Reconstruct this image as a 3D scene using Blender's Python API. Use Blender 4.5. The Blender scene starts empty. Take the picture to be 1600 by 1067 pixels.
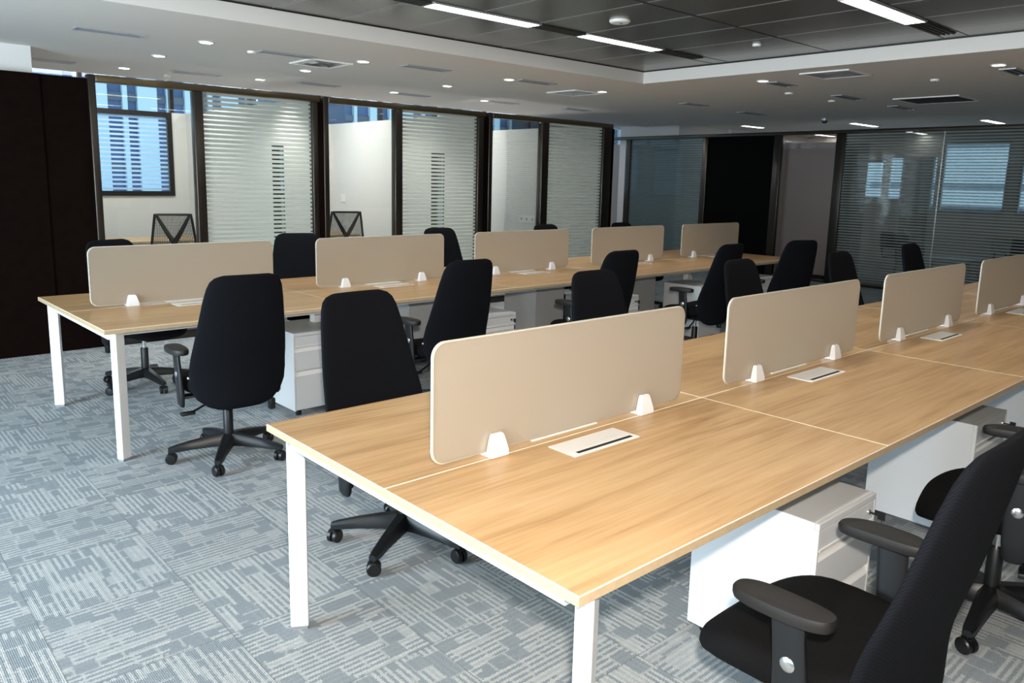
import bpy, bmesh, math, random
from mathutils import Vector, Matrix
random.seed(7)
SC = bpy.context.scene
COL = SC.collection
PI = math.pi

# ------------------------------------------------------------------ camera
def cam_setup():
    cx, cy, cz = -1.1116951616, -0.9934422899, 1.5898732092
    yaw, pitch, roll, f = 0.8385940773, 0.1692642636, 0.0221601258, 1222.17041
    fw = Vector((math.cos(yaw)*math.cos(pitch), math.sin(yaw)*math.cos(pitch), -math.sin(pitch)))
    r = Vector((math.sin(yaw), -math.cos(yaw), 0))
    u = r.cross(fw)
    r2 = r*math.cos(roll) + u*math.sin(roll)
    u2 = -r*math.sin(roll) + u*math.cos(roll)
    cam = bpy.data.cameras.new('camera')
    cam.sensor_width = 36.0
    cam.sensor_fit = 'HORIZONTAL'
    cam.lens = f*36.0/1600.0
    cam.shift_x = 9.3597/1600.0
    cam.shift_y = -44.1153/1600.0
    cam.clip_start = 0.05
    cam.clip_end = 400
    o = bpy.data.objects.new('camera', cam)
    COL.objects.link(o)
    m = Matrix(((r2.x, u2.x, -fw.x, cx), (r2.y, u2.y, -fw.y, cy), (r2.z, u2.z, -fw.z, cz), (0, 0, 0, 1)))
    o.matrix_world = m
    SC.camera = o
    return Vector((cx, cy, cz)), fw, r2, u2
CAM, FW, RT, UP = cam_setup()

# ------------------------------------------------------------------ world, exposure, large lights
SC.view_settings.view_transform = 'Standard'
SC.view_settings.look = 'None'
SC.view_settings.gamma = 1.0
SC.view_settings.use_curve_mapping = False
SC.view_settings.exposure = 0.12
wd = bpy.data.worlds.new('overcast_sky')
SC.world = wd
wd.use_nodes = True
wn = wd.node_tree.nodes
bg = wn['Background']
bg.inputs['Color'].default_value = (0.72, 0.88, 1.0, 1)
bg.inputs['Strength'].default_value = 1.8

def area(name, loc, direction, sx, sy, power, color, spread=None):
    l = bpy.data.lights.new(name, 'AREA')
    l.shape = 'RECTANGLE'
    l.size = sx
    l.size_y = sy
    l.energy = power
    l.color = color
    if spread:
        l.spread = spread
    o = bpy.data.objects.new(name, l)
    COL.objects.link(o)
    o.location = loc
    o.rotation_euler = Vector(direction).to_track_quat('-Z', 'Z').to_euler()
    return o
# the photographer's flash just above the lens
flash_at = CAM + UP*0.16 + RT*0.03 - FW*0.05
area('camera_flash', flash_at, FW + Vector((0.10, -0.02, 0.03)), 0.07, 0.05, 105, (1.0, 0.90, 0.79))
# added unseen fill lights, without fittings, brightening the offices and passage
for ox_ in (1.95, 4.2, 6.5, 9.6):
    area('office_fill_light', (ox_, 9.35, 2.93), (0, 0, -1), 1.2, 0.5, 36 if ox_ < 9 else 12, (1.0, 0.95, 0.90))
# daylight through the window wall on the left
area('daylight_window', (-3.9, 2.6, 1.5), (1, 0.05, 0.05), 7.5, 2.0, 860, (0.70, 0.88, 1.0))

# ------------------------------------------------------------------ materials
def mat(name):
    m = bpy.data.materials.new(name)
    m.use_nodes = True
    return m, m.node_tree.nodes, m.node_tree.links, m.node_tree.nodes['Principled BSDF']

def plain(name, col, rough=0.5, metal=0.0, spec=0.5, bump=0.0, bscale=200.0, vary=0.0, vscale=8.0):
    m, n, l, b = mat(name)
    b.inputs['Base Color'].default_value = (*col, 1)
    b.inputs['Roughness'].default_value = rough
    b.inputs['Metallic'].default_value = metal
    b.inputs['Specular IOR Level'].default_value = spec
    tc = n.new('ShaderNodeTexCoord')
    if vary > 0:
        ns = n.new('ShaderNodeTexNoise')
        ns.inputs['Scale'].default_value = vscale
        l.new(tc.outputs['Object'], ns.inputs['Vector'])
        mx = n.new('ShaderNodeMix'); mx.data_type = 'RGBA'
        mx.inputs[6].default_value = (*[c*(1-vary) for c in col], 1)
        mx.inputs[7].default_value = (*[min(1, c*(1+vary)) for c in col], 1)
        l.new(ns.outputs['Fac'], mx.inputs[0])
        l.new(mx.outputs[2], b.inputs['Base Color'])
    if bump > 0:
        ns = n.new('ShaderNodeTexNoise')
        ns.inputs['Scale'].default_value = bscale
        l.new(tc.outputs['Object'], ns.inputs['Vector'])
        bp = n.new('ShaderNodeBump')
        bp.inputs['Strength'].default_value = bump
        bp.inputs['Distance'].default_value = 0.002
        l.new(ns.outputs['Fac'], bp.inputs['Height'])
        l.new(bp.outputs['Normal'], b.inputs['Normal'])
    return m

def emit(name, col, strength):
    m, n, l, b = mat(name)
    b.inputs['Base Color'].default_value = (*col, 1)
    b.inputs['Emission Color'].default_value = (*col, 1)
    b.inputs['Emission Strength'].default_value = strength
    return m

def math_node(n, l, op, a, b=None, c=None):
    x = n.new('ShaderNodeMath'); x.operation = op
    for i, v in enumerate((a, b, c)):
        if v is None: continue
        if isinstance(v, (int, float)): x.inputs[i].default_value = v
        else: l.new(v, x.inputs[i])
    return x.outputs[0]

def carpet_mat():
    m, n, l, b = mat('carpet_tiles')
    M = lambda op, a, b_=None, c=None: math_node(n, l, op, a, b_, c)
    tc = n.new('ShaderNodeTexCoord')
    sp = n.new('ShaderNodeSeparateXYZ'); l.new(tc.outputs['Object'], sp.inputs[0])
    px = M('MULTIPLY', M('ADD', sp.outputs[0], 50.13), 2.0)
    py = M('MULTIPLY', M('ADD', sp.outputs[1], 50.0), 2.0)
    ix, iy = M('FLOOR', px), M('FLOOR', py)
    fx, fy = M('FRACT', px), M('FRACT', py)
    par = M('MODULO', M('ADD', ix, iy), 2.0)
    inv = M('SUBTRACT', 1.0, par)
    u = M('ADD', M('MULTIPLY', fx, par), M('MULTIPLY', fy, inv))     # across the stripes
    v = M('ADD', M('MULTIPLY', fy, par), M('MULTIPLY', fx, inv))     # along the stripes
    cell = M('ADD', M('MULTIPLY', ix, 17.0), M('MULTIPLY', iy, 53.0))
    def wn(a, bb, c):
        w = n.new('ShaderNodeTexWhiteNoise'); w.noise_dimensions = '3D'
        cb = n.new('ShaderNodeCombineXYZ')
        for i, q in enumerate((a, bb, c)):
            if isinstance(q, (int, float)): cb.inputs[i].default_value = q
            else: l.new(q, cb.inputs[i])
        l.new(cb.outputs[0], w.inputs['Vector'])
        return w.outputs['Value']
    # wobble so the yarn lines are not laser straight
    nz = n.new('ShaderNodeTexNoise'); nz.inputs['Scale'].default_value = 90.0; nz.inputs['Detail'].default_value = 2
    l.new(tc.outputs['Object'], nz.inputs['Vector'])
    wob = M('MULTIPLY', M('SUBTRACT', nz.outputs['Fac'], 0.5), 0.024)
    zig = M('MULTIPLY', M('SINE', M('MULTIPLY', v, 300.0)), 0.0035)
    uw = M('ADD', M('ADD', u, wob), zig)
    vw = M('ADD', v, M('ADD', wob, M('MULTIPLY', M('SINE', M('MULTIPLY', u, 330.0)), 0.005)))
    su = M('FLOOR', M('MULTIPLY', uw, 42.0))
    odd = M('MODULO', su, 2.0)
    # blocks of neighbouring yarns share their ends
    gu = M('FLOOR', M('ADD', M('MULTIPLY', uw, 8.0), wn(cell, 1.0, 2.0)))
    gv = M('FLOOR', M('ADD', M('MULTIPLY', vw, 6.6), M('MULTIPLY', wn(gu, cell, 9.0), 3.0)))
    blk = wn(gu, gv, cell)
    solid = M('GREATER_THAN', blk, 0.77)
    pale = M('LESS_THAN', blk, 0.05)
    sv = M('FLOOR', M('ADD', M('MULTIPLY', vw, 3.0), M('MULTIPLY', wn(su, cell, 3.0), 4.0)))
    rnd = wn(su, sv, cell)
    lo = M('MULTIPLY', M('GREATER_THAN', rnd, 0.84), M('SUBTRACT', 1.0, odd))
    hi = M('MULTIPLY', M('GREATER_THAN', rnd, 0.10), odd)
    k = M('MAXIMUM', M('MULTIPLY', lo, 0.6), hi)
    k = M('MULTIPLY', k, M('SUBTRACT', 1.0, M('MULTIPLY', solid, 0.88)))
    k = M('MAXIMUM', k, M('MULTIPLY', pale, 0.7))
    # pale cross yarns at the block ends
    ge = M('FRACT', M('ADD', M('MULTIPLY', vw, 6.6), M('MULTIPLY', wn(gu, cell, 9.0), 3.0)))
    cross = M('MULTIPLY', M('LESS_THAN', ge, 0.11), M('GREATER_THAN', wn(gu, gv, 77.0), 0.45))
    k = M('MAXIMUM', k, M('MULTIPLY', cross, 0.75))
    tone = M('ADD', 0.75, M('MULTIPLY', wn(cell, 4.0, 8.0), 0.25))
    k = M('MULTIPLY', k, tone)
    sft = n.new('ShaderNodeTexNoise'); sft.inputs['Scale'].default_value = 26.0; sft.inputs['Detail'].default_value = 2
    l.new(tc.outputs['Object'], sft.inputs['Vector'])
    k = M('MULTIPLY', k, M('ADD', 0.55, M('MULTIPLY', sft.outputs['Fac'], 0.75)))
    # loop pile: fine ribs along the stripe direction plus speckle
    rib = M('SINE', M('ADD', M('MULTIPLY', u, 520.0), M('MULTIPLY', M('SINE', M('MULTIPLY', v, 330.0)), 1.2)))
    sp2 = n.new('ShaderNodeTexNoise'); sp2.inputs['Scale'].default_value = 230.0; sp2.inputs['Detail'].default_value = 1
    l.new(tc.outputs['Object'], sp2.inputs['Vector'])
    mx = n.new('ShaderNodeMix'); mx.data_type = 'RGBA'
    mx.inputs[6].default_value = (0.29, 0.33, 0.36, 1)
    mx.inputs[7].default_value = (0.58, 0.60, 0.60, 1)
    l.new(k, mx.inputs[0])
    shade = M('ADD', M('ADD', 0.60, M('MULTIPLY', rib, 0.15)), M('MULTIPLY', sp2.outputs['Fac'], 0.80))
    edge = M('MINIMUM', M('MINIMUM', fx, M('SUBTRACT', 1.0, fx)), M('MINIMUM', fy, M('SUBTRACT', 1.0, fy)))
    seam = M('SUBTRACT', 1.0, M('MULTIPLY', M('LESS_THAN', edge, 0.005), 0.25))
    shade = M('MULTIPLY', shade, seam)
    sc = n.new('ShaderNodeVectorMath'); sc.operation = 'SCALE'
    l.new(mx.outputs[2], sc.inputs[0]); l.new(shade, sc.inputs['Scale'])
    l.new(sc.outputs[0], b.inputs['Base Color'])
    b.inputs['Roughness'].default_value = 0.95
    b.inputs['Specular IOR Level'].default_value = 0.1
    bp = n.new('ShaderNodeBump'); bp.inputs['Strength'].default_value = 0.5; bp.inputs['Distance'].default_value = 0.003
    l.new(M('ADD', M('MULTIPLY', rib, 0.4), sp2.outputs['Fac']), bp.inputs['Height'])
    l.new(bp.outputs['Normal'], b.inputs['Normal'])
    return m

def wood_mat(name='oak_laminate', tint=1.0):
    m, n, l, b = mat(name)
    M = lambda op, a, b_=None, c=None: math_node(n, l, op, a, b_, c)
    tc = n.new('ShaderNodeTexCoord')
    oi = n.new('ShaderNodeObjectInfo')
    off = n.new('ShaderNodeVectorMath'); off.operation = 'SCALE'
    cb = n.new('ShaderNodeCombineXYZ')
    l.new(oi.outputs['Random'], cb.inputs[0]); l.new(oi.outputs['Random'], cb.inputs[1])
    l.new(cb.outputs[0], off.inputs[0]); off.inputs['Scale'].default_value = 37.0
    ad = n.new('ShaderNodeVectorMath'); ad.operation = 'ADD'
    l.new(tc.outputs['Object'], ad.inputs[0]); l.new(off.outputs[0], ad.inputs[1])
    def stretch(sx, sy, scale, det, dist=0.0):
        mp = n.new('ShaderNodeMapping'); mp.inputs['Scale'].default_value = (sx, sy, sy)
        l.new(ad.outputs[0], mp.inputs['Vector'])
        ns = n.new('ShaderNodeTexNoise'); ns.inputs['Scale'].default_value = scale
        ns.inputs['Detail'].default_value = det; ns.inputs['Distortion'].default_value = dist
        l.new(mp.outputs[0], ns.inputs['Vector'])
        return ns.outputs['Fac']
    broad = stretch(0.9, 9.0, 1.6, 3, 0.6)
    mid = stretch(1.4, 40.0, 1.5, 4, 0.3)
    fine = stretch(3.0, 160.0, 2.2, 2)
    t = M('ADD', M('ADD', M('MULTIPLY', broad, 0.50), M('MULTIPLY', mid, 0.36)), M('MULTIPLY', fine, 0.14))
    r = n.new('ShaderNodeValToRGB')
    r.color_ramp.elements[0].position = 0.30
    r.color_ramp.elements[0].color = (0.36*tint, 0.195*tint, 0.078*tint, 1)
    r.color_ramp.elements[1].position = 0.68
    r.color_ramp.elements[1].color = (0.70*tint, 0.475*tint, 0.255*tint, 1)
    e = r.color_ramp.elements.new(0.49); e.color = (0.58*tint, 0.36*tint, 0.17*tint, 1)
    l.new(t, r.inputs['Fac'])
    l.new(r.outputs['Color'], b.inputs['Base Color'])
    b.inputs['Roughness'].default_value = 0.33
    b.inputs['Specular IOR Level'].default_value = 0.45
    bp = n.new('ShaderNodeBump'); bp.inputs['Strength'].default_value = 0.06; bp.inputs['Distance'].default_value = 0.001
    l.new(fine, bp.inputs['Height']); l.new(bp.outputs['Normal'], b.inputs['Normal'])
    return m

def glass_mat(name, tint=(0.93, 0.97, 0.96), stripes=False, refl=1.0, period=0.044, film=0.74, film_col=(0.66, 0.70, 0.66), ztop=2.2, fade=False):
    m = bpy.data.materials.new(name); m.use_nodes = True
    n, l = m.node_tree.nodes, m.node_tree.links
    M = lambda op, a, b_=None, c=None: math_node(n, l, op, a, b_, c)
    n.remove(n['Principled BSDF'])
    out = n['Material Output']
    tr = n.new('ShaderNodeBsdfTransparent'); tr.inputs['Color'].default_value = (*tint, 1)
    gl = n.new('ShaderNodeBsdfGlossy'); gl.inputs['Roughness'].default_value = 0.01
    fr = n.new('ShaderNodeFresnel'); fr.inputs['IOR'].default_value = 1.5
    mx = n.new('ShaderNodeMixShader')
    l.new(M('MULTIPLY', fr.outputs[0], 0.6*refl), mx.inputs[0]); l.new(tr.outputs[0], mx.inputs[1]); l.new(gl.outputs[0], mx.inputs[2])
    if not stripes:
        l.new(mx.outputs[0], out.inputs['Surface'])
        return m
    tc = n.new('ShaderNodeTexCoord')
    sp = n.new('ShaderNodeSeparateXYZ'); l.new(tc.outputs['Object'], sp.inputs[0])
    fz = M('FRACT', M('DIVIDE', M('ADD', sp.outputs[2], 10.0), period))
    # soft dot-screen edges between film and clear gap
    a = n.new('ShaderNodeMapRange'); a.interpolation_type = 'SMOOTHSTEP'
    l.new(fz, a.inputs[0]); a.inputs[1].default_value = 0.0; a.inputs[2].default_value = 0.10
    c = n.new('ShaderNodeMapRange'); c.interpolation_type = 'SMOOTHSTEP'
    l.new(fz, c.inputs[0]); c.inputs[1].default_value = film; c.inputs[2].default_value = film-0.10
    fac = M('MULTIPLY', M('MULTIPLY', a.outputs[0], c.outputs[0]), 0.62 if fade else 0.97)
    df = n.new('ShaderNodeBsdfDiffuse'); df.inputs['Color'].default_value = (*film_col, 1)
    tl = n.new('ShaderNodeBsdfTranslucent'); tl.inputs['Color'].default_value = (*film_col, 1)
    m2 = n.new('ShaderNodeMixShader'); m2.inputs[0].default_value = 0.55
    l.new(df.outputs[0], m2.inputs[1]); l.new(tl.outputs[0], m2.inputs[2])
    m3 = n.new('ShaderNodeMixShader'); m3.inputs[0].default_value = 0.25 if fade else 0.06
    l.new(m2.outputs[0], m3.inputs[1])
    l.new(mx.outputs[0], m3.inputs[2])
    m4 = n.new('ShaderNodeMixShader')
    l.new(fac, m4.inputs[0]); l.new(mx.outputs[0], m4.inputs[1]); l.new(m3.outputs[0], m4.inputs[2])
    l.new(m4.outputs[0], out.inputs['Surface'])
    return m

def frosted_mat():
    m = bpy.data.materials.new('frosted_acrylic'); m.use_nodes = True
    n, l = m.node_tree.nodes, m.node_tree.links
    b = n['Principled BSDF']; out = n['Material Output']
    b.inputs['Base Color'].default_value = (0.58, 0.50, 0.41, 1)
    b.inputs['Roughness'].default_value = 0.45
    b.inputs['Specular IOR Level'].default_value = 0.4
    tl = n.new('ShaderNodeBsdfTranslucent'); tl.inputs['Color'].default_value = (0.90, 0.83, 0.72, 1)
    tc = n.new('ShaderNodeTexCoord')
    ns = n.new('ShaderNodeTexNoise'); ns.inputs['Scale'].default_value = 300.0
    l.new(tc.outputs['Object'], ns.inputs['Vector'])
    bp = n.new('ShaderNodeBump'); bp.inputs['Strength'].default_value = 0.12; bp.inputs['Distance'].default_value = 0.001
    l.new(ns.outputs['Fac'], bp.inputs['Height']); l.new(bp.outputs['Normal'], b.inputs['Normal'])
    rf = n.new('ShaderNodeBsdfRefraction'); rf.inputs['Color'].default_value = (0.97, 0.93, 0.86, 1)
    rf.inputs['Roughness'].default_value = 0.70; rf.inputs['IOR'].default_value = 1.25
    m0 = n.new('ShaderNodeMixShader'); m0.inputs[0].default_value = 0.5
    l.new(tl.outputs[0], m0.inputs[1]); l.new(rf.outputs[0], m0.inputs[2])
    mx = n.new('ShaderNodeMixShader'); mx.inputs[0].default_value = 0.62
    l.new(b.outputs[0], mx.inputs[1]); l.new(m0.outputs[0], mx.inputs[2]); l.new(mx.outputs[0], out.inputs['Surface'])
    return m

def fabric_mat(name, col, col2, scale=420.0):
    m, n, l, b = mat(name)
    M = lambda op, a, b_=None, c=None: math_node(n, l, op, a, b_, c)
    tc = n.new('ShaderNodeTexCoord')
    sp = n.new('ShaderNodeSeparateXYZ'); l.new(tc.outputs['Object'], sp.inputs[0])
    w = M('MULTIPLY', M('SINE', M('MULTIPLY', sp.outputs[0], scale*2)), M('SINE', M('MULTIPLY', M('ADD', sp.outputs[2], sp.outputs[1]), scale*2)))
    w = M('ADD', M('MULTIPLY', w, 0.5), 0.5)
    mx = n.new('ShaderNodeMix'); mx.data_type = 'RGBA'
    mx.inputs[6].default_value = (*col, 1); mx.inputs[7].default_value = (*col2, 1)
    l.new(w, mx.inputs[0]); l.new(mx.outputs[2], b.inputs['Base Color'])
    b.inputs['Roughness'].default_value = 0.9
    b.inputs['Specular IOR Level'].default_value = 0.12
    bp = n.new('ShaderNodeBump'); bp.inputs['Strength'].default_value = 0.35; bp.inputs['Distance'].default_value = 0.0015
    l.new(w, bp.inputs['Height']); l.new(bp.outputs['Normal'], b.inputs['Normal'])
    return m

def dark_ceiling_mat():
    m, n, l, b = mat('grey_metal_ceiling')
    M = lambda op, a, b_=None, c=None: math_node(n, l, op, a, b_, c)
    tc = n.new('ShaderNodeTexCoord')
    sp = n.new('ShaderNodeSeparateXYZ'); l.new(tc.outputs['Object'], sp.inputs[0])
    fx = M('FRACT', M('DIVIDE', M('ADD', sp.outputs[0], 53.5-3.56+0.53*7), 0.53))
    ln = M('LESS_THAN', fx, 0.018)
    dj = M('LESS_THAN', M('ABSOLUTE', M('SUBTRACT', sp.outputs[1], 2.35)), 0.006)
    mx = n.new('ShaderNodeMix'); mx.data_type = 'RGBA'
    mx.inputs[6].default_value = (0.17, 0.165, 0.155, 1); mx.inputs[7].default_value = (0.42, 0.41, 0.40, 1)
    l.new(ln, mx.inputs[0])
    m2 = n.new('ShaderNodeMix'); m2.data_type = 'RGBA'
    m2.inputs[7].default_value = (0.02, 0.02, 0.02, 1)
    l.new(mx.outputs[2], m2.inputs[6]); l.new(dj, m2.inputs[0])
    l.new(m2.outputs[2], b.inputs['Base Color'])
    b.inputs['Roughness'].default_value = 0.27
    b.inputs['Metallic'].default_value = 0.55
    ns = n.new('ShaderNodeTexNoise'); ns.inputs['Scale'].default_value = 1.3
    l.new(tc.outputs['Object'], ns.inputs['Vector'])
    bp = n.new('ShaderNodeBump'); bp.inputs['Strength'].default_value = 0.15; bp.inputs['Distance'].default_value = 0.02
    l.new(ns.outputs['Fac'], bp.inputs['Height']); l.new(bp.outputs['Normal'], b.inputs['Normal'])
    return m

MT = {
    'carpet': carpet_mat(),
    'oak': wood_mat(),
    'oak_edge': plain('oak_edge_band', (0.54, 0.41, 0.255), 0.42, vary=0.15, vscale=40),
    'cream': plain('cream_edge_line', (0.90, 0.80, 0.64), 0.4),
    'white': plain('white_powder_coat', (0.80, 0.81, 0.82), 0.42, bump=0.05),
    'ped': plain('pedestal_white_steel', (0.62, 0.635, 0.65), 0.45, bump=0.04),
    'pedlip': plain('pedestal_pull_lip', (0.80, 0.80, 0.79), 0.4),
    'boxwhite': plain('white_plastic_plate', (0.92, 0.92, 0.90), 0.4),
    'slot': plain('black_brush', (0.012, 0.012, 0.012), 0.9),
    'clamp': plain('white_clamp_plastic', (0.90, 0.91, 0.93), 0.3),
    'frost': frosted_mat(),
    'frostrim': plain('acrylic_rim_lit', (0.60, 0.56, 0.48), 0.25),  # paler rim colour stands in for light piped to the panel edge
    'fabric': fabric_mat('black_mesh_fabric', (0.0025, 0.003, 0.0045), (0.0075, 0.0085, 0.012)),
    'seat': fabric_mat('black_seat_fabric', (0.003, 0.003, 0.0035), (0.007, 0.007, 0.0075), 600),
    'plastic': plain('black_plastic', (0.007, 0.008, 0.010), 0.42, bump=0.05, bscale=400),
    'pad': plain('black_arm_pad', (0.010, 0.0085, 0.008), 0.55, bump=0.08, bscale=600),
    'rubber': plain('black_caster', (0.006, 0.006, 0.007), 0.38),
    'chrome': plain('silver_metal', (0.75, 0.75, 0.74), 0.25, metal=1.0),
    'foot': plain('grey_foot', (0.30, 0.31, 0.33), 0.6),
    'wall': plain('white_wall_paint', (0.78, 0.77, 0.755), 0.85, bump=0.05, bscale=90, spec=0.2),
    'soffit': plain('white_ceiling_paint', (0.74, 0.72, 0.69), 0.9, bump=0.05, bscale=60, spec=0.2),
    'darkceil': dark_ceiling_mat(),
    'darkwood': plain('dark_wenge_panel', (0.006, 0.0026, 0.002), 0.7, spec=0.04, vary=0.4, vscale=14),
    'black': plain('black_panel', (0.003, 0.003, 0.003), 0.7, spec=0.04),
    'bronze': plain('bronze_downlit', (0.17, 0.135, 0.085), 0.34, metal=0.85, bump=0.03, bscale=300),  # header metal coloured paler for the downlight glow on it
    'darksteel': plain('dark_brushed_steel', (0.075, 0.066, 0.058), 0.28, metal=0.9, bump=0.03, bscale=300),
    'blackframe': plain('black_aluminium', (0.020, 0.016, 0.015), 0.40, metal=0.3),
    'glass': glass_mat('clear_glass'),
    'greyglass': glass_mat('grey_tinted_glass', (0.80, 0.77, 0.76)),
    'wglass': glass_mat('window_glass', (0.80, 0.90, 0.96)),
    'film': glass_mat('striped_film_glass', stripes=True),
    'bluefilm': glass_mat('striped_blue_glass', stripes=True, film_col=(0.28, 0.36, 0.38), tint=(0.75, 0.82, 0.84)),
    'roomfilm': glass_mat('striped_room_glass', stripes=True, tint=(0.55, 0.58, 0.58), film_col=(0.66, 0.69, 0.66), film=0.62, fade=True),
    'winfilm': glass_mat('striped_window_film', (0.72, 0.86, 0.97), stripes=True, film_col=(0.72, 0.84, 0.97), film=0.55, period=0.060),
    'grille': plain('dark_grille', (0.035, 0.035, 0.036), 0.6),
    'diffuser': plain('aluminium_diffuser', (0.50, 0.52, 0.56), 0.35, metal=0.5),
    'joint': plain('grey_joint', (0.26, 0.255, 0.25), 0.5),
    'cassette': plain('silver_vane', (0.62, 0.64, 0.68), 0.22, metal=0.8),
    'lamp': emit('downlight_lens', (1.0, 0.96, 0.88), 14.0),
    'tube': emit('fluorescent_diffuser', (1.0, 0.97, 0.90), 18.0),
    'fartube': emit('far_fluorescent_diffuser', (1.0, 0.97, 0.90), 11.0),
    'bluewall': plain('tower_glass_blue', (0.055, 0.095, 0.20), 0.35, vary=0.45, vscale=0.5),
    'towerdark': plain('tower_dark', (0.10, 0.11, 0.14), 0.5, vary=0.3, vscale=0.4),
    'towergrey': plain('tower_grey', (0.30, 0.36, 0.42), 0.6, vary=0.35, vscale=0.6),
    'fin': plain('tower_white_fin', (0.60, 0.66, 0.70), 0.5),
    'sign': plain('yellow_sign', (0.75, 0.68, 0.25), 0.5),
    'base': plain('black_baseboard', (0.010, 0.010, 0.010), 0.5),
}

# ------------------------------------------------------------------ mesh helpers
def box(bm, x0, x1, y0, y1, z0, z1, bev=0.0, seg=2, mi=0):
    vs = [bm.verts.new((x, y, z)) for x in (x0, x1) for y in (y0, y1) for z in (z0, z1)]
    F = [(0, 1, 3, 2), (4, 6, 7, 5), (0, 4, 5, 1), (2, 3, 7, 6), (0, 2, 6, 4), (1, 5, 7, 3)]
    fs = [bm.faces.new([vs[i] for i in f]) for f in F]
    for f in fs: f.material_index = mi
    if bev > 0:
        es = set(e for f in fs for e in f.edges)
        r = bmesh.ops.bevel(bm, geom=list(es), offset=bev, segments=seg, affect='EDGES', profile=0.5)
        for f in r['faces']: f.material_index = mi
    return fs

def loft(bm, loops, cap=True, mi=0):
    rings = [[bm.verts.new(p) for p in lp] for lp in loops]
    n = len(rings[0])
    for a, b in zip(rings, rings[1:]):
        for i in range(n):
            f = bm.faces.new((a[i], a[(i+1) % n], b[(i+1) % n], b[i])); f.material_index = mi
    if cap:
        f = bm.faces.new(list(reversed(rings[0]))); f.material_index = mi
        f = bm.faces.new(rings[-1]); f.material_index = mi
    return rings

def cyl(bm, c, axis, r0, r1, h, n=16, mi=0):
    ax = Vector(axis).normalized()
    t = ax.orthogonal().normalized(); s = ax.cross(t)
    c = Vector(c)
    L = []
    for (rr, hh) in ((r0, 0), (r1, h)):
        L.append([c + ax*hh + (t*math.cos(2*PI*i/n) + s*math.sin(2*PI*i/n))*rr for i in range(n)])
    return loft(bm, L, mi=mi)

def lathe(bm, c, axis, prof, n=20, mi=0):
    ax = Vector(axis).normalized()
    t = ax.orthogonal().normalized(); s = ax.cross(t)
    c = Vector(c)
    L = [[c + ax*h + (t*math.cos(2*PI*i/n) + s*math.sin(2*PI*i/n))*rr for i in range(n)] for rr, h in prof]
    return loft(bm, L, mi=mi)

def tube(bm, pts, r, n=8, mi=0):
    pts = [Vector(p) for p in pts]
    L = []
    nrm = None
    for i, p in enumerate(pts):
        d = (pts[min(i+1, len(pts)-1)] - pts[max(i-1, 0)]).normalized()
        if nrm is None: nrm = d.orthogonal().normalized()
        nrm = (nrm - d*nrm.dot(d)).normalized()
        s = d.cross(nrm)
        rr = r[i] if isinstance(r, (list, tuple)) else r
        L.append([p + (nrm*math.cos(2*PI*k/n) + s*math.sin(2*PI*k/n))*rr for k in range(n)])
    loft(bm, L, mi=mi)

def obj(name, bm, mats, parent=None, smooth=False, kind=None):
    bmesh.ops.recalc_face_normals(bm, faces=bm.faces)
    me = bpy.data.meshes.new(name)
    bm.to_mesh(me); bm.free()
    if not isinstance(mats, (list, tuple)): mats = [mats]
    for m in mats: me.materials.append(MT[m] if isinstance(m, str) else m)
    if smooth:
        for p in me.polygons: p.use_smooth = True
        try:
            me.set_sharp_from_angle(angle=math.radians(38))
        except Exception:
            pass
    o = bpy.data.objects.new(name, me)
    COL.objects.link(o)
    if parent: o.parent = parent
    if kind: o['kind'] = kind
    return o

def bx(name, m, parent, x0, x1, y0, y1, z0, z1, bev=0.0, kind=None):
    bm = bmesh.new(); box(bm, x0, x1, y0, y1, z0, z1, bev)
    return obj(name, bm, m, parent, kind=kind)

def tag(o, label=None, cat=None, group=None):
    if label: o['label'] = label
    if cat: o['category'] = cat
    if group: o['group'] = group
    return o

def thing(name, label, cat, loc=(0, 0, 0), rz=0.0, group=None):
    o = bpy.data.objects.new(name, None)
    o.empty_display_size = 0.1
    COL.objects.link(o)
    o.location = loc; o.rotation_euler = (0, 0, rz)
    return tag(o, label, cat, group)

def struct(name, loc=(0, 0, 0)):
    o = bpy.data.objects.new(name, None)
    COL.objects.link(o); o.location = loc; o['kind'] = 'structure'
    return o

def copy_tree(o, parent=None):
    c = o.copy(); COL.objects.link(c)
    if parent: c.parent = parent
    for ch in list(o.children): copy_tree(ch, c)
    return c

# ------------------------------------------------------------------ room shell
W, L = 1.4554, 1.4946
YG, HG = 6.667, 2.411          # office fronts
XR, HR = 11.59, 2.50           # glass wall on the right
ZS, ZD = 2.60, 2.72            # soffit, sunken ceiling
XS, YS = 5.526, 4.34           # corner of the sunken ceiling
YB = 10.45                     # outer wall of the offices

bx('floor', 'carpet', None, -4.2, 19, -4.5, YB+0.2, -0.1, 0, kind='structure')
bm = bmesh.new()
box(bm, -4.2, 10.6, YS, 8.35, ZS, ZD+0.15); box(bm, -4.2, 10.6, 8.35, YB+0.12, 2.95, 3.1); box(bm, -4.2, 10.6, 8.25, 8.35, ZD+0.15, 2.97); box(bm, 10.6, 10.7, 8.35, YB+0.12, ZD, 3.1)
box(bm, XS, 10.6, -4.5, YS, ZS, ZD+0.15)
obj('ceiling', bm, 'soffit', kind='structure')
bm = bmesh.new()
box(bm, -4.2, XS, -4.5, YS, ZD, ZD+0.12)
obj('ceiling_sunken', bm, 'darkceil', kind='structure').name = 'ceiling.001'
bx('ceiling.002', 'soffit', None, 10.6, 19, -4.5, YB+0.12, ZD, ZD+0.15, kind='structure')
# thin dark shadow gap around the sunken ceiling
bm = bmesh.new()
box(bm, -4.2, XS-0.002, YS-0.012, YS-0.002, ZD-0.008, ZD-0.001)
box(bm, XS-0.012, XS-0.002, -4.5, YS-0.012, ZD-0.008, ZD-0.001)
obj('trim_1', bm, 'base', kind='structure')

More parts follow.
